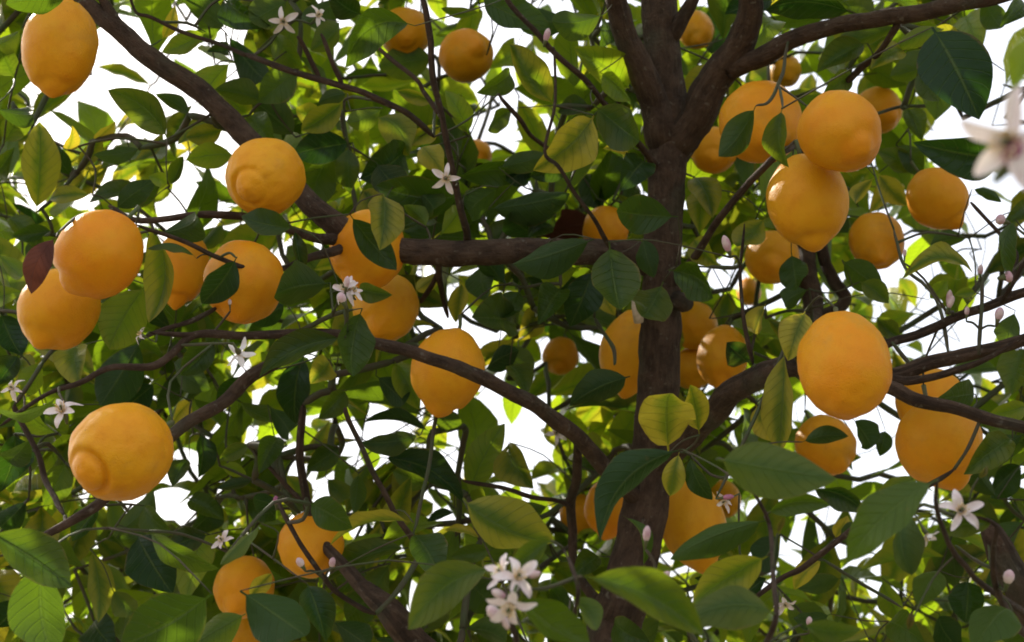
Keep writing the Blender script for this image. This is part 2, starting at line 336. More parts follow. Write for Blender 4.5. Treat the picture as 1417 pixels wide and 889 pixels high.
LIMBS = [
 # (name, [(x, y, depth, width px)...])
 ('limb', [(922,190,1.62,40),(895,120,1.60,38),(868,50,1.58,33),(848,-10,1.56,31),(815,-120,1.5,24),(770,-240,1.45,14)]),
 ('limb', [(930,205,1.62,40),(958,165,1.60,50),(990,118,1.58,48),(1012,85,1.56,46),(1030,35,1.54,38),(1040,-20,1.52,34),(1060,-140,1.48,20)]),
 ('limb', [(1005,100,1.565,30),(1045,82,1.54,28),(1090,58,1.52,26),(1150,38,1.5,24),(1240,22,1.46,24),(1310,10,1.43,22),(1375,-3,1.4,20),(1480,-30,1.36,14)]),
 ('limb', [(925,60,1.63,22),(945,25,1.62,20),(962,-8,1.61,18),(985,-80,1.6,12)]),
 ('limb', [(905,362,1.60,40),(860,352,1.58,38),(800,349,1.55,37),(700,350,1.52,36),(610,349,1.5,37),(545,346,1.49,36),(490,330,1.48,40),(455,305,1.48,34),(405,258,1.5,31),(345,192,1.52,30),(280,130,1.53,30),(215,84,1.54,29),(160,38,1.55,27),(115,2,1.56,24),(40,-70,1.58,18)]),
 ('branch', [(480,328,1.48,22),(440,330,1.46,14),(400,318,1.43,11),(350,303,1.4,11),(290,297,1.38,11),(230,303,1.36,9),(185,305,1.35,8),(150,285,1.36,7)]),
 ('branch', [(478,338,1.47,16),(440,352,1.44,12),(395,370,1.4,10),(370,378,1.36,7),(303,358,1.33,7),(258,337,1.31,7),(188,311,1.30,6)]),
 ('branch', [(165,37,1.55,16),(150,15,1.55,14),(133,-12,1.55,12),(100,-70,1.55,8)]),
 ('limb', [(890,700,1.595,26),(868,680,1.57,24),(840,652,1.54,24),(800,606,1.5,23),(745,566,1.45,22),(690,533,1.41,21),(640,510,1.385,20),(580,491,1.37,18),(527,478,1.36,17),(470,464,1.35,14),(400,462,1.34,13),(330,465,1.33,12),(270,463,1.31,11),(238,490,1.3,11),(210,507,1.29,11),(153,508,1.28,9),(110,530,1.27,8),(60,548,1.26,6),(0,590,1.25,5)]),
 ('twig', [(275,462,1.31,8),(240,462,1.30,7),(207,460,1.29,4)]),
 ('twig', [(300,425,1.36,7),(272,440,1.34,8),(230,455,1.32,7),(192,471,1.30,5)]),
 ('branch', [(450,465,1.345,16),(400,488,1.34,18),(360,514,1.33,19),(300,560,1.32,19),(235,602,1.31,18),(160,672,1.3,17),(115,712,1.29,14),(60,742,1.28,10),(0,770,1.27,7)]),
 ('limb', [(893,668,1.6,34),(930,628,1.57,36),(965,588,1.53,38),(1000,556,1.47,36),(1045,524,1.4,34),(1090,508,1.36,30),(1160,515,1.33,26),(1235,520,1.31,22),(1300,500,1.3,20),(1380,481,1.28,18),(1450,462,1.26,16)]),
 ('branch', [(1165,515,1.33,18),(1200,492,1.33,14),(1235,475,1.33,13),(1300,450,1.32,13),(1400,411,1.3,14),(1450,392,1.29,12)]),
 ('branch', [(1225,522,1.31,14),(1255,528,1.29,13),(1290,522,1.27,11),(1340,508,1.26,9),(1380,490,1.25,7),(1440,450,1.24,5)]),
 ('branch', [(1200,525,1.32,18),(1235,538,1.265,20),(1270,555,1.25,20),(1320,568,1.235,19),(1417,592,1.21,17),(1500,615,1.2,12)]),
 ('branch', [(1100,505,1.36,24),(1118,470,1.6,26),(1127,440,1.82,28),(1118,390,1.86,28),(1115,340,1.9,27),(1112,270,1.95,22),(1100,150,2.0,14)]),
 ('branch', [(1125,445,1.84,20),(1165,425,1.86,18),(1155,390,1.88,18),(1142,350,1.9,17),(1135,300,1.93,13),(1150,200,2.0,9)]),
 ('branch', [(1320,650,1.22,6),(1269,681,1.24,8),(1224,695,1.26,9),(1161,747,1.28,9),(1110,785,1.3,8),(1078,802,1.31,7),(1020,850,1.33,6)]),
 ('twig', [(1140,775,1.29,5),(1196,809,1.3,5),(1248,841,1.31,4)]),
 ('twig', [(340,75,1.5,8),(367,84,1.48,9),(407,100,1.47,9),(461,116,1.46,9),(512,133,1.46,9),(559,154,1.47,9),(600,190,1.5,9)]),
 ('twig', [(411,51,1.45,6),(428,78,1.46,8),(443,108,1.465,8)]),
 ('twig', [(444,47,1.45,6),(462,88,1.455,7),(475,120,1.46,8)]),
 ('twig', [(574,-20,1.4,8),(590,20,1.4,9),(601,118,1.42,9),(615,169,1.43,9),(625,226,1.45,9),(640,300,1.48,10),(650,345,1.52,12)]),
 ('twig', [(515,61,1.47,6),(573,108,1.45,7),(586,128,1.45,7),(608,160,1.435,8)]),
 ('twig', [(179,-10,1.5,4),(189,17,1.5,5),(209,24,1.5,6),(250,44,1.5,6),(310,64,1.5,6),(345,78,1.5,8)]),
 ('twig', [(700,-5,1.42,6),(710,10,1.42,7),(761,64,1.43,8),(801,101,1.45,8),(835,142,1.48,8),(890,205,1.56,10),(910,230,1.6,12)]),
 ('twig', [(767,66,1.43,4),(768,142,1.4,5),(754,209,1.39,5),(771,230,1.39,6),(791,263,1.4,6),(818,300,1.42,6),(841,338,1.46,7),(860,355,1.57,8)]),
 ('twig', [(690,130,1.5,7),(718,165,1.52,7),(740,192,1.55,6),(790,230,1.6,6)]),
 ('branch', [(1244,30,1.46,12),(1230,56,1.48,9),(1214,76,1.5,9),(1192,95,1.52,10),(1165,121,1.53,10)]),
 ('twig', [(1190,165,1.72,4),(1216,157,1.75,5),(1249,149,1.78,5),(1286,147,1.8,5),(1313,150,1.82,4)]),
 ('branch', [(1100,198,1.5,9),(1077,216,1.42,10),(1057,236,1.42,10),(1014,280,1.46,10),(985,320,1.5,10),(962,357,1.54,12),(935,400,1.6,14)]),
 ('twig', [(1237,318,1.6,4),(1252,371,1.5,5),(1280,395,1.4,5),(1301,427,1.34,5),(1312,490,1.3,6)]),
 ('twig', [(1343,280,1.36,5),(1370,310,1.35,6),(1392,336,1.34,6),(1406,357,1.33,6),(1395,412,1.31,8)]),
 ('twig', [(1354,490,1.28,6),(1357,430,1.29,6),(1360,380,1.3,5)]),
 ('twig', [(1385,420,1.3,7),(1400,395,1.28,7),(1417,362,1.27,7),(1440,330,1.26,6)]),
 ('twig', [(1235,475,1.325,6),(1258,505,1.32,6),(1272,512,1.31,6)]),
 ('twig', [(20,560,1.5,7),(28,580,1.5,8),(52,632,1.48,8),(66,670,1.46,8),(90,715,1.3,8)]),
 ('twig', [(478,565,1.36,6),(482,580,1.36,7),(503,625,1.37,8),(531,681,1.38,8),(548,712,1.39,8),(569,743,1.4,9),(600,800,1.44,10)]),
 ('twig', [(607,560,1.5,5),(600,597,1.48,6),(590,660,1.45,6),(572,738,1.41,6)]),
 ('twig', [(385,690,1.36,5),(395,716,1.34,7),(416,754,1.33,7),(444,795,1.34,7),(475,827,1.36,8),(520,850,1.38,9)]),
 ('twig', [(350,622,1.5,5),(392,667,1.5,7),(425,700,1.5,7)]),
 ('branch', [(420,560,1.56,9),(416,610,1.56,12),(420,670,1.56,12),(440,740,1.55,14),(500,812,1.49,22),(525,835,1.465,26)]),
 ('limb', [(498,808,1.49,20),(530,838,1.46,34),(565,876,1.46,42),(640,960,1.5,44),(760,1090,1.56,44),(815,1150,1.58,40)]),
 ('branch', [(1365,725,1.2,24),(1385,765,1.2,40),(1415,825,1.2,46),(1440,930,1.24,48),(1300,1150,1.4,50),(1000,1400,1.5,46),(850,1500,1.56,44)]),
 ('branch', [(884,560,1.72,9),(884,625,1.72,11),(880,690,1.7,13),(885,740,1.62,14)]),
 ('branch', [(800,600,1.52,10),(796,660,1.62,14),(790,720,1.65,13),(800,800,1.64,14),(850,850,1.6,16)]),
 ('twig', [(640,665,1.6,6),(700,677,1.6,7),(735,688,1.6,7),(776,695,1.62,7),(792,705,1.65,8)]),
 ('twig', [(620,440,1.62,6),(612,405,1.6,8),(606,375,1.56,10),(610,352,1.5,10)]),
 ('twig', [(582,420,1.6,7),(598,395,1.59,8),(608,370,1.56,8)]),
 ('twig', [(1322,755,1.1,4),(1345,772,1.12,5),(1375,788,1.2,6)]),
 ('twig', [(850,505,1.5,5),(848,480,1.52,6),(832,455,1.55,5),(822,440,1.57,5)]),
 ('twig', [(1030,310,1.4,4),(1025,380,1.4,5),(1030,440,1.38,6),(1042,505,1.39,8)]),
 ('branch', [(850,1060,1.5,16),(780,1010,1.1,13),(730,940,.92,11),(712,880,.86,9),(706,850,.835,8),(712,815,.85,7)]),
 ('twig', [(760,985,1.02,9),(790,900,.90,8),(796,850,.86,7),(800,810,.84,6),(780,760,.90,5)]),
 ('branch', [(920,1060,1.5,14),(1000,980,1.05,11),(1050,905,.92,9),(1075,850,.88,8),(1068,790,.95,7),(1064,722,1.04,6),(1030,660,.95,4)]),
 ('branch', [(1440,900,1.22,16),(1390,840,1.05,11),(1375,770,.98,8),(1378,728,.96,6),(1340,712,.955,4)]),
 ('branch', [(1600,640,1.2,12),(1640,400,.75,9),(1560,260,.56,9),(1460,205,.52,7),(1425,200,.515,5)]),
 ('twig', [(1440,860,1.15,10),(1350,800,1.0,8),(1300,720,.92,7),(1296,668,.89,6)]),
 ('twig', [(1090,60,1.51,6),(1080,110,1.45,5),(1064,141,1.405,5),(1046,147,1.385,4)]),
 ('twig', [(1078,118,1.44,4),(1082,136,1.37,4),(1083,150,1.31,3)]),
 ('twig', [(150,292,1.35,5),(110,300,1.28,5),(80,322,1.23,4)]),
 ('twig', [(303,358,1.33,4),(318,350,1.32,4),(327,357,1.315,3)]),
 ('twig', [(980,370,1.46,5),(1010,371,1.45,6),(1028,367,1.4,6)]),
]
for name, spec in LIMBS:
    thick = max(s[3] for s in spec)
    limb(name, spec, 14 if thick > 20 else (9 if thick > 9 else 6), 7 if thick > 20 else 5, 0.11 if thick > 9 else 0.16,
         M_BARK if thick > 6.5 else M_TWIG, wob=0.35 if thick > 20 else 0.8)

# sawn stub with pale exposed wood on the left of the trunk, and a small stub on the right
V, Fc, UV = tube([P(884, 446, 1.57), P(882, 425, 1.565), P(880, 402, 1.56)], [0.006, 0.0065, 0.0045], 8, 0.25)
o = tpart('broken_stub', V, Fc, UV, M_WOUND); o['label'] = 'pale splintered stub of bare wood'
V, Fc, UV = tube([P(935, 415, 1.585), P(948, 420, 1.57), P(955, 421, 1.565)], [0.011, 0.010, 0.006], 8, 0.2)
tpart('cut_stub', V, Fc, UV)

# ------------------------------------------------------------------ lemons
# x, y, apparent width, apparent length, nipple offset dx, dy (fraction of radius), real width, label
LEM = [
 (83,66,103,138,-.08,.97,.078,'orange-yellow lemon with pointed tip hanging beneath the upper end of the long diagonal limb'),
 (367,245,110,112,-.15,.32,.079,'round lemon with puckered navel hanging where the diagonal limb meets the horizontal one'),
 (137,352,120,126,-.52,.78,.079,'lemon with two dark spots hanging in front of another, beside the withered brown leaf'),
 (82,428,112,108,-.35,.75,.079,'creased lemon tucked under a spotted lemon, the withered brown leaf over its top'),
 (252,370,76,106,-.1,.95,.066,'narrow lemon half hidden by leaves, crossed by a thin green twig'),
 (338,390,113,112,.02,.72,.080,'lemon crossed by a thin twig, a dark leaf lying across its left side'),
 (508,345,108,104,-.2,.85,.083,'lemon behind the fork of the horizontal limb, its pale side in the sun'),
 (534,426,92,100,-.1,.5,.075,'lemon with a small leaf on it just below the limb fork, blossoms beside it'),
 (620,513,105,118,-.25,.96,.080,'lemon with blunt tip hanging behind the long slanting lower limb'),
 (168,625,138,134,-.52,.36,.083,'large swollen lemon with thick navel and folded skin beside the brown slanting branch'),
 (430,754,92,78,.1,.35,.074,'lemon low in the tree with a thin twig across its front, touching flower buds'),
 (338,813,84,86,-.1,.4,.070,'low lemon half covered by two broad dark leaves'),
 (645,77,75,70,.42,-.22,.076,'small glossy lemon whose navel points up, alone against white sky'),
 (561,46,72,62,.1,.4,.077,'lemon with sunlit left edge behind a large folded leaf'),
 (1053,170,116,104,.1,.5,.090,'large lemon partly behind a pair of round lemons, one broad leaf hanging over it'),
 (1162,182,112,118,.32,.52,.078,'round lemon on top of a pair of lemons hanging one above the other'),
 (1118,278,114,132,.12,.97,.083,'lemon with pointed tip, the lower one of a touching pair'),
 (1215,153,66,66,.3,.4,.070,'small lemon with a bare twig crossing it, behind a round lemon'),
 (1297,275,83,90,.52,.86,.075,'rough-skinned lemon with short tip to one side under a broad dark leaf'),
 (1213,333,76,84,-.1,.45,.072,'lemon with a dark dry twig curving past its side'),
 (1168,505,131,152,-.05,.72,.080,'largest oval lemon, smooth and plump, in front of the forked branch'),
 (1142,617,84,84,.3,.7,.075,'lemon under the largest oval one with a leaf tip cutting across it'),
 (1300,613,119,107,.15,.9,.082,'wide lemon hanging beneath the lowest of the spreading branches'),
 (1288,556,96,70,.2,.3,.076,'lemon mostly hidden between the spreading branches, only slivers showing'),
 (1068,356,76,66,-.1,.4,.072,'lemon with sunlit top deep in the leaves below the touching pair'),
 (874,487,90,116,-.2,.9,.080,'lemon half hidden behind the trunk above the crossing leaf'),
 (960,450,66,70,.3,.6,.070,'lemon behind the trunk, upper one of a group of three'),
 (1000,493,72,88,-.25,.8,.070,'lemon with bright sunlit left rim beside the trunk, a dark leaf over it'),
 (958,510,58,54,0,.8,.062,'small lemon squeezed between the trunk and a sunlit lemon'),
 (776,493,52,54,-.2,.7,.063,'small distant lemon crossed by dry knobby twigs'),
 (838,318,66,60,-.1,.6,.066,'lemon behind leaves just above the horizontal limb by the trunk'),
 (958,724,92,144,.28,.96,.079,'long lemon hanging behind the lower trunk, broad dark leaf in front'),
 (846,702,76,84,-.2,.8,.070,'lemon showing as slivers behind the lower trunk and a drooping leaf'),
 (802,712,56,40,-.2,.6,.060,'small shaded lemon behind a reddish branch next to the lower trunk'),
 (1002,690,46,52,.2,.6,.055,'small lemon behind a purple bud beside the long lemon'),
 (660,214,42,40,.1,.5,.056,'tiny distant lemon peeping out above dark leaves near the open white blossom'),
 (988,208,66,64,-.2,.5,.066,'lemon in the leaves below the right fork of the trunk'),
 (963,42,50,64,0,.6,.060,'lemon glimpsed between the trunk fork and its right limb'),
 (1086,98,46,44,.1,.6,.056,'small lemon just under the arching upper limb'),
 (352,886,70,60,0,.6,.070,'low lemon almost wholly hidden beneath broad dark leaves'),
 (1036,404,34,46,0,.6,.050,'small lemon glimpsed among yellowing leaves above a sunlit lemon'),
]
LD = []      # (center, radius, px, py, depth, rx, ry)
STEMS = []   # stem tips to be tied to the branches
def lemon_geo(w_, L, seed):
    nu, nv = (84, 72) if seed in (101, 109) else (40, 34)
    V, Fc, nip = [], [], []
    rr = random.Random(seed); n = rr.uniform(.09, .16); cz = rr.uniform(.04, .09); az0 = rr.uniform(0, 6.28); tilt = rr.uniform(0, .10)
    if seed == 101: n, cz = .08, .10
    if seed == 109: n, cz, tilt = .10, .15, .06
    if seed == 120: n, cz = .03, .03
    if seed in (103, 116, 108): n, cz = .14, .08
    sv = Vector((rr.uniform(0, 50), rr.uniform(0, 50), rr.uniform(0, 50)))
    for j in range(nv + 1):
        th = math.pi * (j / nv)
        th = th + 0.10 * math.sin(2 * th) * -1
        for i in range(nu):
            az = 2 * math.pi * i / nu
            d = Vector((math.sin(th) * math.cos(az), math.sin(th) * math.sin(az), -math.cos(th)))   # j = 0: nipple (-z)
            q = Vector((d.x - tilt * math.cos(az0), d.y - tilt * math.sin(az0), d.z)).normalized()
            ph = math.acos(max(-1, min(1, -q.z)))
            r = 1 + n * (.7 * math.exp(-(ph / .42) ** 2) + .45 * math.exp(-(ph / .17) ** 2)) - cz * math.exp(-((ph - .47) / (.085 if seed in (101, 109) else .13)) ** 2) * (.25 + .75 * math.cos((az - az0) * .5) ** 2)
            pt = math.pi - th
            if seed in (101, 103, 109):
                g = noise.noise(d * 1.3 + sv * 1.7) + .25 * noise.noise(d * 4 + sv)
                r -= (.030 if seed == 109 else .015) * math.exp(-(g / .055) ** 2) * max(0, math.sin(ph)) * max(0, min(1, .5 + 1.5 * noise.noise(d * 1.1 - sv)))
            r += .05 * math.exp(-(pt / .3) ** 2) - .05 * math.exp(-(pt / .10) ** 2)
            r *= 1 + .045 * noise.noise(d * 1.5 + sv) + .024 * noise.noise(d * 3.2 + sv) + .010 * noise.noise(d * 7 + sv) + .004 * noise.noise(d * 15 + sv)
            V.append(Vector((d.x * w_ / 2, d.y * w_ / 2, d.z * L / 2)) * (r / 1.02)); nip.append(math.exp(-(ph / .35) ** 2))
    for j in range(nv):
        for i in range(nu):
            i2 = (i + 1) % nu
            Fc.append((j * nu + i, (j + 1) * nu + i, (j + 1) * nu + i2, j * nu + i2))
    return V, Fc, nip
def star_calyx(r, seed):
    V, Fc = [Vector((0, 0, .002))], []
    for k in range(10):
        a = 2 * math.pi * k / 10; q = r if k % 2 == 0 else r * .62
        V.append(Vector((q * math.cos(a), q * math.sin(a), -.0012 if k % 2 == 0 else 0)))
    for k in range(10): Fc.append((0, 1 + k, 1 + (k + 1) % 10))
    return V, Fc
for i, (x, y, wp, hp, ox, oy, rw, label) in enumerate(LEM):
    d = F * rw / wp
    s2 = min(.97, math.hypot(ox, oy)); nz = math.sqrt(1 - s2 * s2)
    k = 1.0 if math.hypot(ox, oy) <= .97 else .97 / math.hypot(ox, oy)
    nd = (RIGHT * ox * k - UP * oy * k - FWD * nz).normalized()
    L2 = (hp * hp - wp * wp * nz * nz) / max(.05, s2 * s2)
    Lr = rw * min(1.42, max(1.06, math.sqrt(max(0, L2)) / wp))
    if i in (24, 23, 33): Lr = rw * 1.05
    V, Fc, nip = lemon_geo(rw, Lr, 100 + i)
    o = link('lemon', mesh('lemon', V, Fc, nip=nip), M_LEMON, None, P(x, y, d))
    q = (-nd).to_track_quat('Z', 'Y'); o.rotation_mode = 'QUATERNION'; o.rotation_quaternion = q
    tag(o, label, 'lemon', 'lemons hanging in the tree')
    zt = Lr / 2 * .97
    cv, cf = star_calyx(rw * .11, i)
    tip = Vector((R.uniform(-.004, .004), R.uniform(-.004, .004), zt + .018))
    V2, F2, U2 = tube([Vector((0, 0, zt - .002)), Vector((0, 0, zt + .007)), tip], [.0026, .0021, .0024], 6)
    b0 = len(V2); V2 += [v + Vector((0, 0, zt + .001)) for v in cv]; F2 += [tuple(b0 + a for a in f) for f in cf]
    link('stem', mesh('stem', V2, F2), M_STEM, o)
    c = P(x, y, d); LD.append((c, rw / 2, x, y, d, wp / 2, hp / 2))
    STEMS.append(c + q @ tip)

def in_front_of_lemon(px, py, dep, grow=1.0, extra=0.0):
    for c, r, lx, ly, ld, rx, ry in LD:
        if dep < ld + r * .3 and ((px - lx) / (rx * grow + extra)) ** 2 + ((py - ly) / (ry * grow + extra)) ** 2 < 1: return True
    return False

# ------------------------------------------------------------------ leaves
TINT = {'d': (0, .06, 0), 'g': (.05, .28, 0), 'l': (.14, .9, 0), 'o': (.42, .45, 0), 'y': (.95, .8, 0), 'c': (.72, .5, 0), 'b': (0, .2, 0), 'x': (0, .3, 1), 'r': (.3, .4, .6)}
def leaf_geo(B, T, nrm, width, bend, arch, fold, wave, nl, hw, rr, serr=True):
    ax = T - B; L = ax.length; a = ax / L
    nrm = (nrm - a * nrm.dot(a)).normalized(); side = a.cross(nrm)
    V, UV, Fc = [], [], []
    ph = rr.uniform(0, 6.28); tw = rr.uniform(-.9, .9); asym = rr.uniform(-.06, .06); pk = rr.uniform(.84, 1.04)
    tipx = rr.uniform(.0, .10); droop = rr.uniform(-.06, .10)
    nc = 2 * hw + 1
    for i in range(nl + 1):
        s = i / nl
        q = 4 * s * (1 - s)
        cen = B + ax * s + side * (bend * q) + nrm * (arch * q - droop * L * max(0, s - .6) ** 2 * 2)
        if s < .07: wd = .035 + .02 * s
        else:
            t = (s - .07) / .93
            wd = max(.0, math.sin(math.pi * t ** pk)) ** .78
            wd = wd * (1 - tipx * t) + .012 * (1 - t)
        an = tw * (s - .4)
        sd = side * math.cos(an) + nrm * math.sin(an); nn = nrm * math.cos(an) - side * math.sin(an)
        for j in range(nc):
            v = (j - hw) / hw
            hwid = width / 2 * wd * (1 + asym * v)
            av = abs(v)
            rip = wave * width * math.sin(s * 15 + ph + (1.3 if v > 0 else 0)) * av ** 2 * wd
            V.append(cen + sd * (v * hwid * math.cos(fold * av)) + nn * (av * hwid * math.sin(fold) + rip))
            UV.append((.5 + v * .5, s))
    for i in range(nl):
        for j in range(nc - 1):
            k = i * nc + j; Fc.append((k, k + 1, k + nc + 1, k + nc))
    return V, Fc, UV

HD = []
LEAF_BASES = []      # hand placed leaf bases to be tied to the branches
def hand_leaf(bx, by, tx, ty, wp, tint='g', bend=0, d=None, roll=None, idx=0):
    rr = random.Random(1000 + idx)
    L = math.hypot(tx - bx, ty - by)
    Lp = max(L, wp / .55)
    if d is None:
        d = F * rr.uniform(.096, .118) / Lp
        d = max(.95, d)
        if d > 1.7: d = rr.uniform(1.5, 1.72)
        mx, my = (bx + tx) / 2, (by + ty) / 2
        for c, r, lx, ly, ld, rx, ry in LD:     # a leaf is behind a lemon unless it was given its own distance
            for (qx, qy) in ((mx, my), (bx, by), (tx, ty)):
                if d < ld + r + .03 and ((qx - lx) / (rx + 8)) ** 2 + ((qy - ly) / (ry + 8)) ** 2 < 1: d = ld + r + .04
    m = d / F
    dd = math.sqrt(max(0, Lp * Lp - L * L)) * m + rr.uniform(-.1, .18) * L * m
    B = P(bx, by, d + dd / 2); T = P(tx, ty, d - dd / 2)
    width = max(wp * 1.2, .42 * Lp) * m
    if roll is None:
        cs = min(1, wp * 1.15 / (width / m)); roll = math.acos(cs) * rr.choice((-1, 1)) + rr.uniform(-.22, .22)
    a = (T - B).normalized(); view = (CAM - (B + T) / 2).normalized()
    n0 = (view - a * view.dot(a)).normalized()
    n = (Matrix.Rotation(roll, 3, a) @ n0)
    if rr.random() < .35: n = -n
    sd = a.cross(n); flat = RIGHT * (-(ty - by)) - UP * (tx - bx)          # image-plane left-hand normal of base->tip
    if (abs(tx - bx) > abs(ty - by) and tx < bx) or (abs(tx - bx) <= abs(ty - by) and ty < by): flat = -flat    # positive: down, or left on upright leaves
    bd = bend * m * (1 if sd.dot(flat) > 0 else -1)
    Lr = (T - B).length
    V, Fc, UV = leaf_geo(B, T, n, width, bd, rr.uniform(.06, .26) * Lr * rr.choice((1, 1, -1)), rr.uniform(.15, .8), rr.uniform(.02, .075), 14, 3, rr)
    t0 = TINT[tint]
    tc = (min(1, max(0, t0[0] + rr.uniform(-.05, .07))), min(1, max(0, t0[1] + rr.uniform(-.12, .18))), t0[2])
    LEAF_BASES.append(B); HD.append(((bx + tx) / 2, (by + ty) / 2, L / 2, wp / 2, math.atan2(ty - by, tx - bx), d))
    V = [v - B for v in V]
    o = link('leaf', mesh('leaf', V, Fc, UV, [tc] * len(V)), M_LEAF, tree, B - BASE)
    if tint == 'x': o['label'] = 'withered red-brown leaf'
    if tint == 'y': o['label'] = 'yellowed leaf'
    return o

